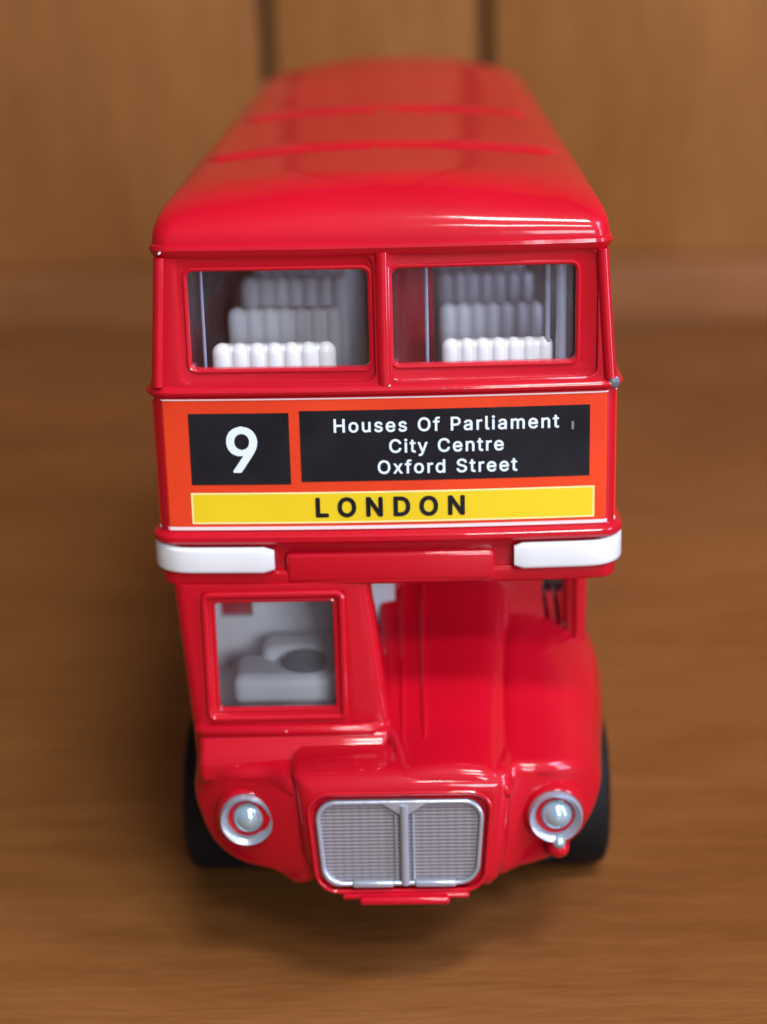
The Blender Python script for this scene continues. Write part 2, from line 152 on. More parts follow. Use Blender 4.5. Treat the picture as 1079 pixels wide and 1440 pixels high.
W_RAIL = wood('rail_wood', (.165, .060, .014), (.21, .080, .020), (.255, .103, .030), 'X', .6)
GAP = mat('groove_shadow_gap', (.03, .014, .006), .8)

# ------------------------------------------------------------------ mesh helpers (all in centimetres)
class G:
    def __init__(s): s.v = []; s.f = []
    def add(s, vf):
        k = len(s.v); s.v += [tuple(p) for p in vf[0]]; s.f += [tuple(i+k for i in f) for f in vf[1]]; return s
def joined(*parts):
    g = G()
    for p in parts: g.add(p)
    return g.v, g.f
def loft(rings, cap0=True, cap1=True, closed=True):
    v = []; f = []; n = len(rings[0])
    for r in rings: v += [tuple(p) for p in r]
    for i in range(len(rings)-1):
        for j in range(n if closed else n-1):
            a, b = i*n+j, i*n+(j+1) % n; f.append((a, b, b+n, a+n))
    if cap0: f.append(tuple(range(n))[::-1])
    if cap1: f.append(tuple((len(rings)-1)*n+j for j in range(n)))
    return v, f
def rr(x0, x1, z0, z1, r, seg=6):
    p = []
    for cx, cz, a in ((x1-r, z1-r, 0), (x0+r, z1-r, 90), (x0+r, z0+r, 180), (x1-r, z0+r, 270)):
        for k in range(seg+1):
            t = R(a+90*k/seg); p.append((cx+r*math.cos(t), cz+r*math.sin(t)))
    return p
def prism(out, a, b, axis='Y'):
    def P(p, t): return {'Y': (p[0], t, p[1]), 'X': (t, p[0], p[1]), 'Z': (p[0], p[1], t)}[axis]
    return loft([[P(p, a) for p in out], [P(p, b) for p in out]])
def via_bm(vf, fn):
    bm = bmesh.new(); vs = [bm.verts.new(p) for p in vf[0]]
    for f in vf[1]: bm.faces.new([vs[i] for i in f])
    bmesh.ops.recalc_face_normals(bm, faces=bm.faces); fn(bm); bm.verts.index_update()
    r = ([tuple(v.co) for v in bm.verts], [tuple(v.index for v in f.verts) for f in bm.faces]); bm.free(); return r
def rbox(x0, x1, y0, y1, z0, z1, r=.03, seg=3):
    vf = prism([(x1, z1), (x0, z1), (x0, z0), (x1, z0)], y0, y1)
    if not r: return vf
    return via_bm(vf, lambda bm: bmesh.ops.bevel(bm, geom=list(bm.edges), offset=r, segments=seg, profile=.5, affect='EDGES'))
def rprism(out, a, b, r, seg=3, axis='Y'):
    def fn(bm):
        es = [e for e in bm.edges if len(e.link_faces) == 2 and e.calc_face_angle(0) > R(50)]
        bmesh.ops.bevel(bm, geom=es, offset=r, segments=seg, profile=.5, affect='EDGES', clamp_overlap=True)
    return via_bm(prism(out, a, b, axis), fn)
def tube(path, r, closed=False, seg=10):
    n = len(path); rings = []
    P = [Vector(p) for p in path]; up = None
    for i in range(n):
        if closed: t = P[(i+1) % n]-P[i-1]
        else: t = P[min(i+1, n-1)]-P[max(i-1, 0)]
        t.normalize()
        if up is None: up = Vector((0, 0, 1)) if abs(t.z) < .8 else Vector((0, 1, 0))
        s = t.cross(up).normalized(); up = s.cross(t).normalized()
        rad = r(i/(n-1)) if callable(r) else r
        rings.append([P[i]+rad*(math.cos(a)*s+math.sin(a)*up) for a in [2*math.pi*k/seg for k in range(seg)]])
    if closed: rings.append(rings[0]); return loft(rings, False, False)
    return loft(rings)
def lathe(prof, c, axis='Y', seg=32):
    rings = []
    for r_, t in prof:
        ring = []
        for k in range(seg):
            a = 2*math.pi*k/seg; u, v = r_*math.cos(a), r_*math.sin(a)
            ring.append({'Y': (c[0]+u, c[1]+t, c[2]+v), 'X': (c[0]+t, c[1]+u, c[2]+v), 'Z': (c[0]+u, c[1]+v, c[2]+t)}[axis])
        rings.append(ring)
    return loft(rings)
def chaikin(p, n=2, closed=True):
    for _ in range(n):
        q = []
        m = len(p)
        for i in range(m if closed else m-1):
            a, b = p[i], p[(i+1) % m]
            q.append(tuple(.75*x+.25*y for x, y in zip(a, b))); q.append(tuple(.25*x+.75*y for x, y in zip(a, b)))
        p = q
    return p
def warp(vf, fn): return [fn(*p) for p in vf[0]], vf[1]
def inset_out(out, d):
    cx = sum(p[0] for p in out)/len(out); cz = sum(p[1] for p in out)/len(out)
    hx = max(abs(p[0]-cx) for p in out); hz = max(abs(p[1]-cz) for p in out)
    return [(cx+(p[0]-cx)*(1-d/hx), cz+(p[1]-cz)*(1-d/hz)) for p in out]

ROOT0 = (0., 5.0, 0.)
def raw(vf):
    me = bpy.data.meshes.new('tmp'); me.from_pydata(vf[0], [], vf[1]); me.validate()
    bm = bmesh.new(); bm.from_mesh(me); bmesh.ops.recalc_face_normals(bm, faces=bm.faces); bm.to_mesh(me); bm.free()
    return me
def ev_mesh(o):
    dg = bpy.context.evaluated_depsgraph_get(); dg.update()
    return bpy.data.meshes.new_from_object(o.evaluated_get(dg))
def build(name, vf, material, parent=None, cut=(), bevel=0, smooth=35, origin=ROOT0, sub=0, merge=0):
    me = raw(vf); o = bpy.data.objects.new(name, me); COL.objects.link(o)
    for c in cut:
        cm = raw(c); co = bpy.data.objects.new('cut', cm); COL.objects.link(co)
        md = o.modifiers.new('b', 'BOOLEAN'); md.operation = 'DIFFERENCE'; md.solver = 'EXACT'; md.object = co
        nm = ev_mesh(o); o.modifiers.clear(); o.data = nm; bpy.data.objects.remove(co)
    if bevel:
        md = o.modifiers.new('v', 'BEVEL'); md.width = bevel; md.segments = 2; md.limit_method = 'ANGLE'; md.angle_limit = R(50)
        md.use_clamp_overlap = True; nm = ev_mesh(o); o.modifiers.clear(); o.data = nm
    if sub:
        md = o.modifiers.new('s', 'SUBSURF'); md.levels = sub; nm = ev_mesh(o); o.modifiers.clear(); o.data = nm
    me = o.data; me.name = name
    me.transform(Matrix.Scale(.01, 4) @ Matrix.Translation((-origin[0], -origin[1], -origin[2])))
    me.materials.clear(); me.materials.append(material)
    me.shade_smooth(); me.set_sharp_from_angle(angle=R(smooth))
    if parent is not None: o.parent = parent
    else: o.location = [c*.01 for c in origin]
    return o
def thing(name, label, cat, origin):
    o = bpy.data.objects.new(name, None); COL.objects.link(o); o.location = [c*.01 for c in origin]
    o.empty_display_size = .01
    o['label'] = label; o['category'] = cat; return o

# ------------------------------------------------------------------ setting: table and wooden wall
t = build('table_surface', rbox(-40, 24, -38, 27.0, -2.5, 0, .15), W_TABLE, origin=(0, 0, 0)); t['kind'] = 'structure'
wall = thing('wooden_wall', 'brown varnished wooden board wall behind the toy bus, with two dark vertical grooves', 'wall', (0, 28, 0))
WO = (0, 28, 0)
build('backing_board', rbox(-60, 60, 28.3, 29, -2.5, 45, 0), GAP, wall, origin=WO)
for x0, x1 in ((-60, -3.12), (-2.82, 1.78), (2.06, 60)):
    p = build('wall_board', rbox(x0, x1, 27.55, 28.29, 1.3, 45, .06), W_WALL, wall, origin=WO)
build('bottom_rail', rbox(-60, 60, 27.03, 28.28, -2.4, 1.297, .12), W_RAIL, wall, origin=WO)

# ------------------------------------------------------------------ the bus
bus = thing('toy_bus', 'glossy red double decker toy bus, route 9, standing on the brown wooden table', 'toy bus', ROOT0)

HW = 1.965; RF = .16; BOW = .05; YR = 11.8
def front_y(x, hw=HW, r=RF, bow=BOW):
    a = abs(x); e = hw-r
    if a <= e: return bow*(a/e)**2
    a = min(a, hw-1e-4); return bow+r-math.sqrt(max(0, r*r-(a-e)**2))
def ring(x0, x1, y0, y1, rf, rrr, bow, z, nf=24, nc=7):
    p = []; hw = (x1-x0)/2; xc = (x0+x1)/2; e = hw-rf
    for k in range(nf+1):
        x = -e+2*e*k/nf; p.append((xc+x, y0+bow*(x/e)**2, z))
    for k in range(1, nc+1):
        a = R(-90+90*k/nc); p.append((xc+e+rf*math.cos(a), y0+bow+rf+rf*math.sin(a), z))
    for k in range(1, 24): p.append((x1, y0+bow+rf+(y1-rrr-y0-bow-rf)*k/24, z))
    for k in range(nc+1):
        a = R(90*k/nc); p.append((x1-rrr+rrr*math.cos(a), y1-rrr+rrr*math.sin(a), z))
    for k in range(nc+1):
        a = R(90+90*k/nc); p.append((x0+rrr+rrr*math.cos(a), y1-rrr+rrr*math.sin(a), z))
    for k in range(23, 0, -1): p.append((x0, y0+bow+rf+(y1-rrr-y0-bow-rf)*k/24, z))
    for k in range(nc):
        a = R(180+90*k/nc); p.append((xc-e+rf*math.cos(a), y0+bow+rf+rf*math.sin(a), z))
    return p
def uring(z, d):
    k = .085*max(0, min(1, (z-5.42)/1.2)); return ring(-HW+d+k, HW-d-k, d, YR-d, max(.06, RF-d), .5, BOW, z)

prof = [(3.665, .08), (3.675, .04), (3.70, .01), (3.75, .0), (3.79, .0), (3.81, .02), (3.82, .075), (4.05, .075), (4.06, .02), (4.07, -.03), (4.10, -.055),
        (4.14, -.055), (4.17, -.03), (4.18, .0), (4.2, 0), (5.36, 0), (5.37, -.01), (5.385, -.035), (5.41, -.045), (5.435, -.03), (5.455, .0), (5.5, .005),
        (6.53, .02), (6.55, .0), (6.57, -.012), (6.60, -.028), (6.63, -.02), (6.645, .0), (6.66, .04)]
outer = loft([uring(z, d) for z, d in prof])
inner = loft([ring(-HW+.14, HW-.14, .14, YR-.14, .12, .4, BOW, z) for z in (3.80, 6.9)])
cuts = [inner]
PANELS = [(-1.70, -.06), (.08, 1.78)]
WINS = [(-1.60, -.11, 5.59, 6.415), (.09, 1.60, 5.605, 6.415)]
for a, b in PANELS: cuts.append(warp(prism(rr(a, b, 5.475, 6.535, .09), -1, .05), lambda x, y, z: (x, y+front_y(x)*(y > 0), z)))
for a, b, c, d in WINS: cuts.append(prism(rr(a, b, c, d, .06), -1, .4))
side_w = [(.55, 2.15), (2.35, 3.95), (4.15, 5.75), (5.95, 7.55), (7.75, 9.35), (9.55, 10.5)]
for a, b in side_w: cuts.append(prism(rr(a, b, 5.55, 6.4, .12), -3, 3, 'X'))
cuts.append(prism(rr(-1.3, 1.3, 5.5, 6.35, .12), 10, 12))
build('upper_deck_body', outer, RED, bus, cut=cuts, bevel=.018, smooth=32)

# raised mouldings of the upper front
ub = G()
ub.add(tube([(.01, .035+.0*z, 5.42+z*(6.56-5.42)) for z in [k/10 for k in range(11)]], .062, seg=14))
for a, b, c, d in WINS:
    ub.add(tube([(x, .055+front_y(x), z) for x, z in rr(a-.02, b+.02, c-.02, d+.02, .07)], .018, True, 8))
build('window_moulding', (ub.v, ub.f), RED, bus)
ub = G()
for s in (-1, 1):
    ub = G(); ub.add(tube([(s*(1.885-.0075*k), .06+.002*k, 5.46+k*.108) for k in range(11)], .05, seg=12))
    build('corner_glint_bead', (ub.v, ub.f), RED, bus)  # added bead standing in for the highlight along the rounded corner

# roof
def crown(x): return .11*(1-min(1, abs(x)/1.7)**2)
rings = []
NPH = 20
for k in range(NPH+1):
    ph = R(90*k/NPH); c = 1-math.cos(ph)**.9 if k < NPH else 1.0
    z = 6.635+.38*math.sin(ph)**.9
    ins = .36*c; fr = .78*c
    rg = ring(-HW+.085+ins, HW-.085-ins, .0+fr, YR-1.7*c, RF+.55*c, .5+.9*c, BOW+.16*c, z)
    rings.append([(x*(1-.033*max(0, y-3)*c), y, zz+(crown(x)+.0017*max(0, y-1)**2)*math.sin(ph)**2) for x, y, zz in rg])
base = rings[-1]; Z0 = z
for s in (.95, .85, .7, .55, .4, .25, .1):
    rings.append([(x*s, 5.5+(y-5.5)*(.93+.07*s), Z0+crown(x*s)+.0017*max(0, 5.5+(y-5.5)*(.93+.07*s)-1)**2) for x, y, zz in base])
roof = build('roof', loft(rings), ROOFRED, bus, smooth=60)
def roof_z(x):
    a_ = abs(x)
    if a_ <= 1.52: return Z0+crown(x)
    cc = max(0, 1-(.36-(1.88-a_))/.36) if False else max(0, min(1, (a_-1.52)/.36)); sn = math.sqrt(max(0, 1-cc**(2/.9)))
    return 6.635+.38*sn**.9+crown(x)*sn*sn
def rib(yc, hw, wd=.30, h=.055):
    v = []; f = []; NX = 60; NY = 12
    for i in range(NX+1):
        x = -hw+2*hw*i/NX; e = 1-abs(x)/hw; tp = min(1, e/.10)**.5 if e < .10 else 1
        xx = x*(1+.033*max(0, yc-3)); zb = roof_z(xx)+.0017*max(0, yc-1)**2
        for j in range(NY+1):
            q = -1+2*j/NY; v.append((x, yc+q*wd*tp-.12*(x/hw)**2, zb-.012+(h+.012)*tp*math.cos(q*math.pi/2)**.7 if abs(q) < 1 else zb-.012))
    for i in range(NX):
        for j in range(NY):
            a = i*(NY+1)+j; f.append((a, a+1, a+NY+2, a+NY+1))
    return v, f
for yc in (2.5, 5.3): build('roof_rib', rib(yc, 1.66/(1+.033*max(0, yc-3))), RED, roof, smooth=60)

# canopy lip in the middle and the white lugs of the upper interior plate
build('canopy_plate', rbox(-.88, .92, .0, .5, 3.70, 3.98, .05, 4), RED, bus)
up_in = G()
def lug(x0, x1, s):
    vf = rprism(rr(x0, x1, 3.815, 4.045, .06, 5), -.09, .5, .03)
    def fn(x, y, z):
        xx = abs(x); yy = y + (front_y(min(1.92, xx)) if y < .2 else 0)
        zz = z + (.05*max(0, (xx-1.75)/.25)**2 if z > 3.93 else 0)
        return (x, yy, zz)
    return warp(vf, fn)
def lugpath(s, x_in):
    # swept strip that follows the front and wraps the corner
    prof_ = rr(-.045, .045, -.115, .115, .035, 4); xs = [x_in+(1.68-x_in)*k/8 for k in range(9)]
    path = [(x, front_y(x)-.03) for x in xs]
    for k in range(1, 9):
        a = R(-90+90*k/8); path.append((1.71+.27*math.cos(a), .05+.24+.27*math.sin(a)))
    path += [(1.98, .6), (1.98, 1.2)]
    rings_ = []
    for i, (x, y) in enumerate(path):
        a = path[max(0, i-1)]; b = path[min(len(path)-1, i+1)]; tx, ty = b[0]-a[0], b[1]-a[1]; l = math.hypot(tx, ty); nx, ny = ty/l, -tx/l
        lift = .05*min(1, max(0, (x-1.8)/.15)) 
        sc_ = 1.0 if i > 0 else .75
        rings_.append([(s*(x+nx*p[0]*sc_), y+ny*p[0]*sc_, 3.93+p[1]*sc_*(1+.25*lift/.05 if p[1] > 0 else 1)) for p in prof_])
    return loft(rings_)
up_in.add(lugpath(-1, .97)); up_in.add(lugpath(1, 1.08))
up_in.add(rbox(-1.77, 1.77, .22, 10.8, 3.82, 3.97, .02))
upper_int = build('upper_interior', (up_in.v, up_in.f), CREAM, bus, smooth=40)

def seat_mesh(w_, ztop, zb=3.975):
    g = G(); n = 7; sp = w_/n; r_ = sp*.62
    for k in range(n):
        x = -w_/2+sp*(k+.5); pts = []
        g.add(tube([(x, 0, zb), (x, 0, ztop-r_)] + [(x, 0+.01*j, ztop-r_+r_*math.sin(R(18*j))) for j in range(1, 6)],
                   lambda t_, r_=r_: r_, seg=12) if False else capsule(x, 0, zb, ztop, r_))
    g.add(rbox(-w_/2+.02, w_/2-.02, -.065, .13, zb, ztop-.02, .05))
    g.add(rbox(-w_/2, w_/2, -.21, 0, zb, zb+.75, .05))
    return g.v, g.f
def capsule(x, y, z0, z1, r_, seg=12):
    prof_ = [(r_, z0), (r_, z1-r_)]+[(r_*math.cos(R(a)), z1-r_+r_*math.sin(R(a))) for a in (15, 30, 45, 60, 75, 88)]
    return lathe([(a, b) for a, b in prof_], (x, y, 0), 'Z', seg)
seatL = build('seat', seat_mesh(1.02, 5.75), WHITE, upper_int, origin=(0, 0, 0), smooth=50)
seatL.location = ((-.925-ROOT0[0])*.01, (.36-ROOT0[1])*.01, 0)
seatR = build('seat', seat_mesh(.92, 5.75), WHITE, upper_int, origin=(0, 0, 0), smooth=50)
seatR.location = ((.965-ROOT0[0])*.01, (.38-ROOT0[1])*.01, 0)
for k in range(1, 7):
    for s0 in (seatL, seatR):
        c = s0.copy(); COL.objects.link(c); c.parent = upper_int; c.location = s0.location + Vector((0, .0144*k, 0))

# added red block standing in for the shadowed slot in the right window
build('dark_slot_block', rbox(.08, .44, 1.2, 1.5, 3.98, 6.6, .03), RED, bus)
# glazing
g = G()
for a, b, c, d in WINS:
    nx = 14; v = []; f = []
    for i in range(nx+1):
        x = a-.04+(b-a+.08)*i/nx
        for z in (c-.04, d+.04): v.append((x, .145+front_y(x), z))
    for i in range(nx): f.append((2*i, 2*i+1, 2*i+3, 2*i+2))
    build('window_glass', (v, f), GLASS, bus)
gl = G()
for a, b in side_w:
    for s in (-1, 1):
        build('window_glass', (rbox(s*1.795-.012, s*1.795+.012, a-.05, b+.05, 5.5, 6.45, 0)), GLASS, bus)
# folds of the glazing insert, coloured opaque blue to imitate light streaks
for x, y, r_ in ((1.49, .26, .045), (1.385, .34, .022), (.37, .26, .016), (-1.50, .26, .014)):
    gl.add(tube([(x, y, 5.3), (x, y, 6.55)], r_, seg=16))
build('glazing_fold_streak', (gl.v, gl.f), FOLD, bus)

# ------------------------------------------------------------------ destination sticker
def on_front(poly, off, cols=None):
    return [(x, front_y(x)-off, z) for x, z in poly]
def strip_panel(x0, x1, z0, z1, off):
    xs = [x0+(x1-x0)*k/40 for k in range(41)]
    v = []; f = []
    for x in xs: v += [(x, front_y(x)-off, z0), (x, front_y(x)-off, z1)]
    for i in range(40): f.append((2*i, 2*i+2, 2*i+3, 2*i+1))
    return v, f
stick = build('destination_sticker', strip_panel(-1.95, 1.95, 4.215, 5.345, .006), STICK, bus)
def bordered(x0, x1, z0, z1, w_, off):
    return joined(strip_panel(x0-w_, x1+w_, z1, z1+w_, off), strip_panel(x0-w_, x1+w_, z0-w_, z0, off),
                  strip_panel(x0-w_, x0, z0, z1, off), strip_panel(x1, x1+w_, z0, z1, off))
build('border_line', joined(strip_panel(-1.953, 1.953, 4.195, 4.225, .010), strip_panel(-1.953, 1.953, 5.338, 5.35, .010)), LINE, stick)
build('number_panel', strip_panel(-1.645, -.80, 4.60, 5.225, .010), BLK, stick)
build('place_panel', strip_panel(-.71, 1.72, 4.62, 5.24, .010), BLK, stick)
build('city_band', strip_panel(-1.645, 1.75, 4.265, 4.515, .010), YEL, stick)
build('city_band_border', bordered(-1.645, 1.75, 4.265, 4.515, .014, .0104), YLINE, stick)
GL = json.loads(GLYPHS)
CAPH = max(q[3] for sp in GL['H'][1] for q in sp)/1000
def outline(sp, n=7):
    pts = []
    for i in range(len(sp)):
        a, b = sp[i-1], sp[i]; p0, p1, p2, p3 = a[2:4], a[4:6], b[0:2], b[2:4]
        for k in range(n):
            t = k/n; u = 1-t
            pts.append(tuple((u**3*p0[m]+3*u*u*t*p1[m]+3*u*t*t*p2[m]+t**3*p3[m])/1000 for m in (0, 1)))
    return pts
def spans(polys, y):
    """non-zero winding spans of a glyph at height y"""
    ev = []
    for P in polys:
        for i in range(len(P)):
            (x0, y0), (x1, y1) = P[i-1], P[i]
            if (y0 <= y) != (y1 <= y): ev.append((x0+(y-y0)*(x1-x0)/(y1-y0), 1 if y1 > y0 else -1))
    ev.sort(); w_ = 0; out = []
    for x, d in ev:
        if w_ == 0: st = x
        w_ += d
        if w_ == 0 and x > st: out.append((st, x))
    return out
def lettering(name, text, x0, x1, z0, cap, m, bold=.02, off=.014, space=None):
    """cap = capital height in cm; letters are spaced so that the line runs x0..x1; bold = stroke thickening (share of cap)"""
    size = cap/CAPH; adv = [(.22 if ch == ' ' else GL[ch][0]/1000)*size for ch in text]
    extra = ((x1-x0)-sum(adv))/(len(text)-1) if space is None else space
    x = x0; V = []; F = []; bo = bold*CAPH; h = CAPH/64
    for ch, a in zip(text, adv):
        if ch != ' ':
            polys = [outline(sp) for sp in GL[ch][1]]; ys = [p[1] for P in polys for p in P]
            y = min(ys)-bo+h/2+1e-5
            while y < max(ys)+bo:
                ss = []
                for k in range(-4, 5):
                    dy = bo*k/4; dx = math.sqrt(max(0, bo*bo-dy*dy))
                    ss += [(p-dx, q+dx) for p, q in spans(polys, y+dy)]
                ss.sort(); mg = []
                for p, q in ss:
                    if mg and p <= mg[-1][1]: mg[-1][1] = max(mg[-1][1], q)
                    else: mg.append([p, q])
                for p, q in mg:
                    n0 = len(V)
                    for px_, py_ in ((p, y-h/2), (q, y-h/2), (q, y+h/2), (p, y+h/2)):
                        X = x+px_*size; V.append((X, front_y(X)-off, z0+py_*size))
                    F.append((n0, n0+1, n0+2, n0+3))
                y += h
        x += a+extra
    return build(name, (V, F), m, stick)
lettering('lettering', '9', -1.37, -1.1, 4.72, .375, TXT, .03, space=0)
lettering('lettering', 'Houses Of Parliament', -.435, 1.46, 5.052, .112, TXT, .030)
lettering('lettering', 'City Centre', .03, 1.0, 4.868, .112, TXT, .030)
lettering('lettering', 'Oxford Street', -.07, 1.11, 4.685, .112, TXT, .030)
lettering('lettering', 'LONDON', -.61, .675, 4.312, .158, BLK, .06)
build('scuff_mark', strip_panel(1.565, 1.585, 5.03, 5.10, .013), GREYP, stick)
build('paint_chip', lathe([(.001, -.02), (.045, -.012), (.055, 0), (.03, .02)], (1.915, .045, 5.425), 'Y', 9), CHIP, bus)

# ------------------------------------------------------------------ cab
cab_sections = [(2.02, -1.76, 0.0), (2.30, -1.77, 0.0), (3.66, -1.87, -.16), (3.70, -1.87, -.16)]
cab = loft([ring(a, b, .01, 1.6, .11, .02, .02, z, nf=16) for z, a, b in cab_sections])
ccut = [rbox(-1.71, -.24, .13, 1.7, 2.30, 3.63, 0),
        prism(rr(-1.63, -.385, 2.425, 3.63, .05), -1, .03), prism(rr(-1.52, -.48, 2.515, 3.53, .04), -1, .4),
        prism(rr(.30, 1.25, 2.75, 3.42, .1), -3, -1.2, 'X'), prism([(.28, 3.55), (.28, 3.2), (.5, 2.75), (1.5, 2.75), (1.5, 3.55)], -.8, .6, 'X')]
cab_o = build('driver_cab', cab, RED, bus, cut=ccut, bevel=.018)
fr = G()
fr.add(tube([(x, .015, z) for x, z in rr(-1.60, -.41, 2.44, 3.605, .05)], .032, True, 10))
fr.add(tube([(x, .045, z) for x, z in rr(-1.53, -.47, 2.505, 3.54, .045)], .02, True, 8))
build('window_frame', (fr.v, fr.f), RED, cab_o)
build('window_glass', ([(-1.55, .09, 2.48), (-.45, .09, 2.48), (-.45, .09, 3.56), (-1.55, .09, 3.56)], [(0, 1, 2, 3)]), GLASS, cab_o)
build('side_glass', rbox(-.22, -.19, .22, 1.5, 2.70, 3.60, 0), CLOUD, cab_o)
build('side_glass', rbox(-1.74, -1.72, .28, 1.3, 2.72, 3.45, 0), GLASS, cab_o)
# sill and stepped front below the cab window
sk = G()
sk.add(tube([(-1.70, .04, 2.335), (-1.66, -.02, 2.335), (-.18, -.02, 2.335), (-.10, .03, 2.335)], .055, seg=12))
sk.add(rprism([(.4, 2.36), (.0, 2.33), (-.05, 2.29), (-.08, 2.24), (-.12, 2.18), (-.19, 2.11), (-.20, 2.06), (-.20, 1.9), (.4, 1.9)], -1.71, -.02, .07, 4, 'X'))
build('cab_sill', (sk.v, sk.f), RED, cab_o, smooth=50)
# cab interior: white moulded bulkhead, seat, black wheel
ci = G()
ci.add(rbox(-1.70, -.25, 1.42, 1.55, 2.3, 3.62, .02)); ci.add(rbox(-1.70, -.25, .14, 1.5, 2.22, 2.34, 0))
ci_o = build('cab_interior', (ci.v, ci.f), WHITE, cab_o, cut=[rbox(-1.62, -1.32, 1.3, 1.6, 2.85, 3.3, 0)])
ds = G(); ds.add(rbox(-1.44, -.42, .38, .95, 2.34, 2.68, .11, 5)); ds.add(rbox(-1.20, -.46, .75, 1.15, 2.34, 2.80, .12, 5))
build('driver_seat', (ds.v, ds.f), WHITE, cab_o)
sw = G(); tl = lambda vf: warp(vf, lambda x, y, z: (x+.0, y, z+.35*(y-.55)))
sw.add(tl(tube([(-.78+.17*math.cos(R(a)), .58+.10*math.sin(R(a)), 2.72) for a in range(0, 360, 15)], .035, True, 8)))
sw.add(tl(tube([(-1.0, .6, 2.7), (-.6, .6, 2.7)], .03))); sw.add(tl(tube([(-.8, .6, 2.72), (-.8, .45, 2.45)], .04)))
sw.add(tl(rbox(-.88, -.64, .50, .68, 2.67, 2.73, .02)))
build('steering_wheel', (sw.v, sw.f), BLACKR, cab_o)

# ------------------------------------------------------------------ lower body
lower = loft([ring(-1.85, 1.85, 1.5, YR, .10, .45, .0, z) for z in (.75, .80, 1.3, 3.70)])
lc = [rbox(-1.72, 1.72, 1.68, 10.87, .5, 3.64, 0), prism(rr(.12, 1.66, 2.3, 3.62, .06), 1.2, 1.58),
      prism(rr(1.43, 1.63, 2.98, 3.5, .04), 1.2, 1.9)]
for sx in (0, .105):
    lc.append(warp(prism([(1.42+sx, 3.05), (1.455+sx, 3.05), (1.56+sx, 2.25), (1.52+sx, 2.25)], 1.2, 1.9), lambda x, y, z: (x, y, z)))
low_w = [(2.45, 4.05), (4.25, 5.85), (6.05, 7.65)]
for a, b in low_w: lc.append(prism(rr(a, b, 2.45, 3.35, .12), -3, 3, 'X'))
wheel_y = (1.92, 8.6)
for wy in wheel_y:
    for s in (-1, 1): lc.append(lathe([(.9, -.6), (.9, .6)], (s*1.9, wy, .78), 'X', 40))
lc.append(rbox(-2.2, -.6, 9.3, 11.3, 1.0, 3.4, 0))
low_o = build('lower_deck_body', lower, RED, bus, cut=lc, bevel=.015)
g = G()
for x in (.16, .30): g.add(tube([(x, 1.56, 2.3), (x, 1.56, 3.63)], .035, seg=10))
g.add(tube([(1.76, 1.51, 2.2), (1.76, 1.51, 3.64)], .05, seg=12))
build('bulkhead_moulding', (g.v, g.f), RED, low_o)
for a, b in low_w:
    for s in (-1, 1): build('window_glass', rbox(s*1.74-.012, s*1.74+.012, a-.05, b+.05, 2.4, 3.4, 0), GLASS, low_o)
build('bulkhead_glass', rbox(-.21, .03, 1.42, 1.46, 2.45, 3.62, 0), CLOUD, low_o)
build('bulkhead_glass', rbox(1.40, 1.66, 1.70, 1.72, 2.9, 3.55, 0), GLASS, low_o)
lo_in = build('lower_interior', rbox(-1.68, 1.68, 1.75, 10.8, 1.5, 1.65, 0), CREAM, bus)
sl = build('seat', seat_mesh(1.0, 2.85, 1.65), CREAM, lo_in, origin=(0, 0, 0)); sl.location = ((-.95)*.01, (3.2-5)*.01, 0)
for k in range(5):
    for x in (-.95, .95):
        if k == 0 and x < 0: continue
        c = sl.copy(); COL.objects.link(c); c.parent = lo_in; c.location = (x*.01, (3.2-5+1.25*k)*.01, 0)
build('base_plate', rbox(-1.5, 1.5, .95, 11.2, .44, 1.12, .06), CHAS, bus)

# ------------------------------------------------------------------ fenders, bonnet, nose
def sweep(x, y, z, k=.42):
    s = max(0, (abs(x)-1.15)/.75); fac = max(0, min(1, (1.2-y)/1.5)); b = max(0, (1.45-z)/.4)
    q = max(0, min(1, (1.12-abs(x))/.28)); q = q*q*(3-2*q)
    return (x, y+k*s*s*fac+.10*b*b*fac-.24*q*max(0, min(1, (.6-y)/.7)), z)
def fender(s, xin, top0, top1, out0, out1):
    sec = []
    for y, d, t in ((-.32, .13, 0), (-.305, .07, 0), (-.27, .03, 0), (-.20, .005, 0), (-.1, 0, .05), (.2, 0, .2), (.6, 0, .45), (1.0, 0, .75), (1.5, 0, 1), (2.0, 0, 1), (2.6, 0, .6), (3.0, .0, .2)):
        top = top0+(top1-top0)*t; xo = out0+(out1-out0)*t
        o = [(xin, .93), (xin, top), (1.45, top-.02), (xo-.14, top-.10-.35*max(0, top-2.2)), (xo-.01, top-.30-.4*max(0, top-2.2)), (xo+.01, 1.70), (xo-.07, 1.45), (1.60, 1.23), (1.30, 1.05)]
        o = chaikin(o, 3); o = inset_out(o, d) if d else o
        sec.append([(s*x, y, z) for x, z in o])
    vf = loft(sec); return warp(vf, sweep)
fcut = lambda s: [lathe([(.87, -.62), (.87, .8)], (s*1.95, wheel_y[0], .78), 'X', 48)]
build('fender', fender(-1, .55, 2.13, 2.17, 1.79, 1.90), RED, bus, cut=fcut(-1), smooth=45)
build('fender', fender(1, .80, 2.14, 2.78, 1.87, 2.0), RED, bus, cut=fcut(1), smooth=45)

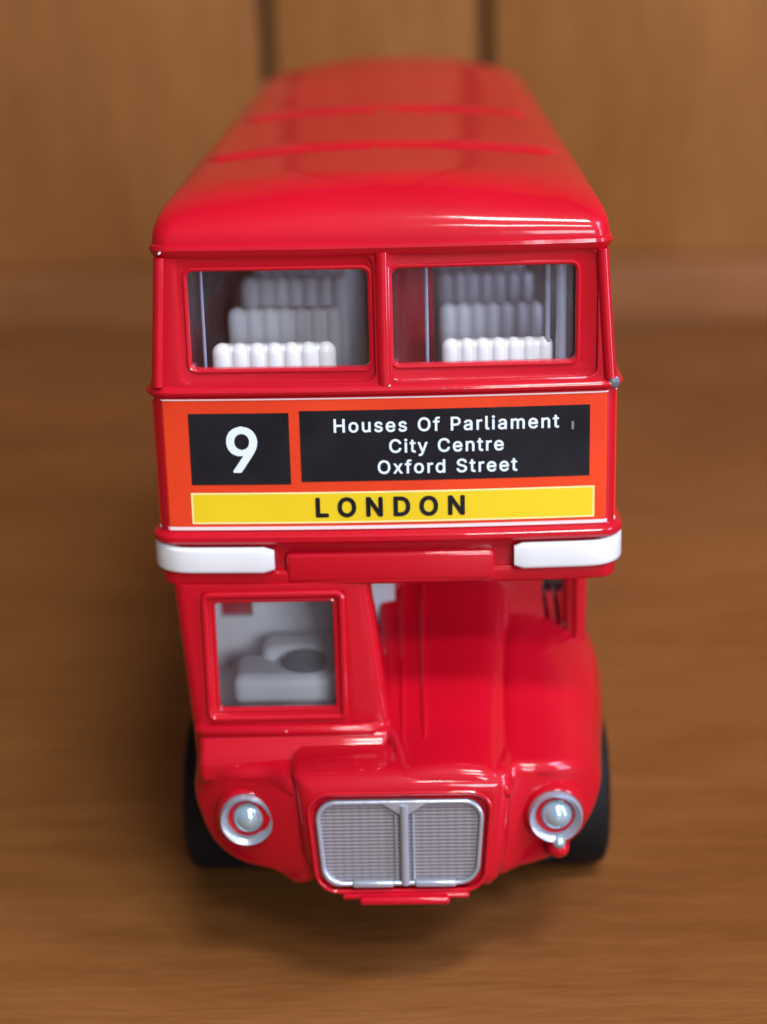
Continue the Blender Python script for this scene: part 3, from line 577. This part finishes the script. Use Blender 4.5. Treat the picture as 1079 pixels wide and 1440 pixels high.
bon = []
for y, d, top in ((-.675, .13, 2.15), (-.665, .08, 2.19), (-.64, .035, 2.212), (-.59, .01, 2.23), (-.52, 0, 2.242), (-.2, 0, 2.29), (.1, 0, 2.36), (.4, 0, 2.45), (.8, 0, 2.62), (1.2, 0, 2.84), (1.45, 0, 3.02), (1.6, 0, 3.2)):
    t_ = max(0, y)/1.6; x0, x1 = -.13*max(0, min(1, (y+.1)/.3)), 1.02+.12*t_
    o = [(x0, 1.9), (x0, top-.06), (x0+.06, top-.02), (.35, top+.02), (.70, top+.02), (x1-.16, top-.02-.02*t_), (x1-.01, top-.10-.10*t_), (x1+.03, 2.0), (x1+.03, 1.9)]
    o = chaikin(o, 3); o = inset_out(o, d) if d else o
    bon.append([(x, y, z) for x, z in o])
bon_o = build('bonnet', loft(bon), RED, bus, smooth=50)
for bx in (.10, .29):
    build('bonnet_moulding', tube([(bx, y, z+(.012 if bx > .2 else -.012)) for y, z in ((-.2, 2.26), (.1, 2.355), (.4, 2.45), (.8, 2.62), (1.2, 2.84), (1.45, 3.02), (1.58, 3.2))], .03, seg=10), RED, bon_o)

nose_out = [(-.86, 2.17), (-.80, 2.21), (0, 2.225), (.98, 2.205), (1.04, 2.16), (1.05, 1.4), (1.0, 1.15), (.93, 1.07), (-.66, 1.06), (-.74, 1.12), (-.85, 1.4)]
ns = []
for y, d in ((-.70, .17), (-.692, .125), (-.66, .07), (-.60, .028), (-.52, .006), (-.42, 0), (.1, 0)):
    ns.append([(x, y, z) for x, z in (inset_out(nose_out, d) if d else nose_out)])
tp = lambda vf: warp(vf, lambda x, y, z: (.08+(x-.08)*(1-.08*max(0, 1.98-z)/.8), y, z))
nose = build('nose', tp(loft(ns)), RED, bus, cut=[tp(prism(rr(-.72, .84, 1.10, 2.03, .18, 8), -1, -.64))], bevel=.02, smooth=50)
build('nose_lip', tp(tube([(x, -.69, z) for x, z in rr(-.73, .85, 1.10, 2.04, .19, 8)], .022, True, 10)), RED, nose)
gr = build('grille', tp(prism(rr(-.665, .785, 1.165, 1.965, .17, 8), -.67, -.60)), GRILLE, bus)
gs = G()
path = [(x, -.69, z) for x, z in rr(-.655, .775, 1.175, 1.955, .17, 8)]
gs.add(tp(tube(path, lambda t_: .021+.018*math.exp(-((t_-.62)/.09)**2), True, 10))); build('grille_surround', (gs.v, gs.f), SILVER, gr)
gb = G()
gb.add(tube([(.10, -.70, 1.17), (.10, -.705, 1.6), (.10, -.70, 1.93)], .038, seg=10))
gb.add(tube([(.025, -.685, 1.2), (.025, -.685, 1.84)], .012)); gb.add(tube([(.175, -.685, 1.2), (.175, -.685, 1.84)], .012))
gb.add(rprism([(.10, 1.80), (.14, 1.84), (.32, 1.965), (-.12, 1.965), (.06, 1.84)], -.71, -.67, .01))
build('centre_bar', (gb.v, gb.f), SILVER, gr)
gb = G(); gb.add(rbox(-.36, .0, -.745, -.68, 1.155, 1.215, .02)); gb.add(rbox(.18, .54, -.745, -.68, 1.155, 1.215, .02))
build('grille_foot', (gb.v, gb.f), SILVER, gr)
build('bumper_step', joined(rbox(-.30, .48, -.80, -.5, 1.01, 1.085, .03), rbox(-.45, .65, -.74, -.5, 1.04, 1.09, .02)), RED, bus)

# headlights
def headlight(cx, cz, cy):
    hb = build('headlight', lathe([(.001, .02), (.15, .03), (.17, .0), (.20, -.06), (.225, -.075), (.24, -.05), (.245, .0), (.24, .25), (.01, .25)], (cx, cy, cz), 'Y', 40), SILVER, bus, smooth=60)
    build('housing_ring', lathe([(.235, -.02), (.255, -.04), (.275, -.02), (.285, .3), (.01, .3)], (cx, cy+.02, cz), 'Y', 40), RED, hb, smooth=60)
    build('lens', lathe([(.001, -.115), (.04, -.11), (.08, -.092), (.115, -.06), (.14, -.01), (.14, .02), (.001, .03)], (cx+.012, cy+.005, cz+.01), 'Y', 32), LAMPM, hb, smooth=60)
headlight(-1.285, 1.635, -.335)
headlight(1.42, 1.61, -.315)
fl = build('fog_lamp', lathe([(.001, -.10), (.06, -.085), (.095, -.03), (.10, .03), (.09, .25), (.01, .25)], (1.45, -.30, 1.29), 'Y', 24), RED, bus, smooth=60)
build('lamp_glass', lathe([(.001, -.05), (.05, -.03), (.06, .02), (.01, .05)], (1.45, -.37, 1.37), 'Y', 20), LAMPM, fl, smooth=60)

# wheels
def wheel(s, wy):
    c = (s*1.66, wy, .78)
    ty = build('wheel', lathe([(.34, -.40), (.66, -.42), (.75, -.38), (.78, -.30), (.78, .30), (.75, .38), (.66, .42), (.34, .40)], c, 'X', 56), BLACKR, bus, smooth=40)
    g = G(); g.add(lathe([(.01, .22), (.18, .24), (.20, .16), (.42, .28), (.36, .40), (.44, -.2), (.01, -.2)] if s > 0 else
                         [(.01, -.22), (.18, -.24), (.20, -.16), (.42, -.28), (.36, -.40), (.44, .2), (.01, .2)], c, 'X', 40))
    build('rim', (g.v, g.f), RED, ty, smooth=40)
for wy in wheel_y:
    for s in (-1, 1): wheel(s, wy)

# small chips and scuffs in the enamel
for x, z, a, m_ in ((-1.80, 6.585, .014, CREAM), (.50, 5.415, .012, CHIP), (.58, 5.42, .009, CHIP), (.67, 5.412, .011, CHIP), (1.895, 4.125, .018, CHIP),
                    (-1.62, 4.12, .010, CHIP), (-.93, 2.345, .010, CREAM), (.05, 5.45, .010, CREAM)):
    yb = front_y(x)-.04 if z > 4 else -.07
    build('paint_chip', warp(lathe([(.001, -.006), (a*.7, -.004), (a, .01), (a*.5, .03)], (x, yb, z), 'Y', 7), lambda x_, y_, z_: (x_+.4*(z_-z), y_, z_)), m_, bus)
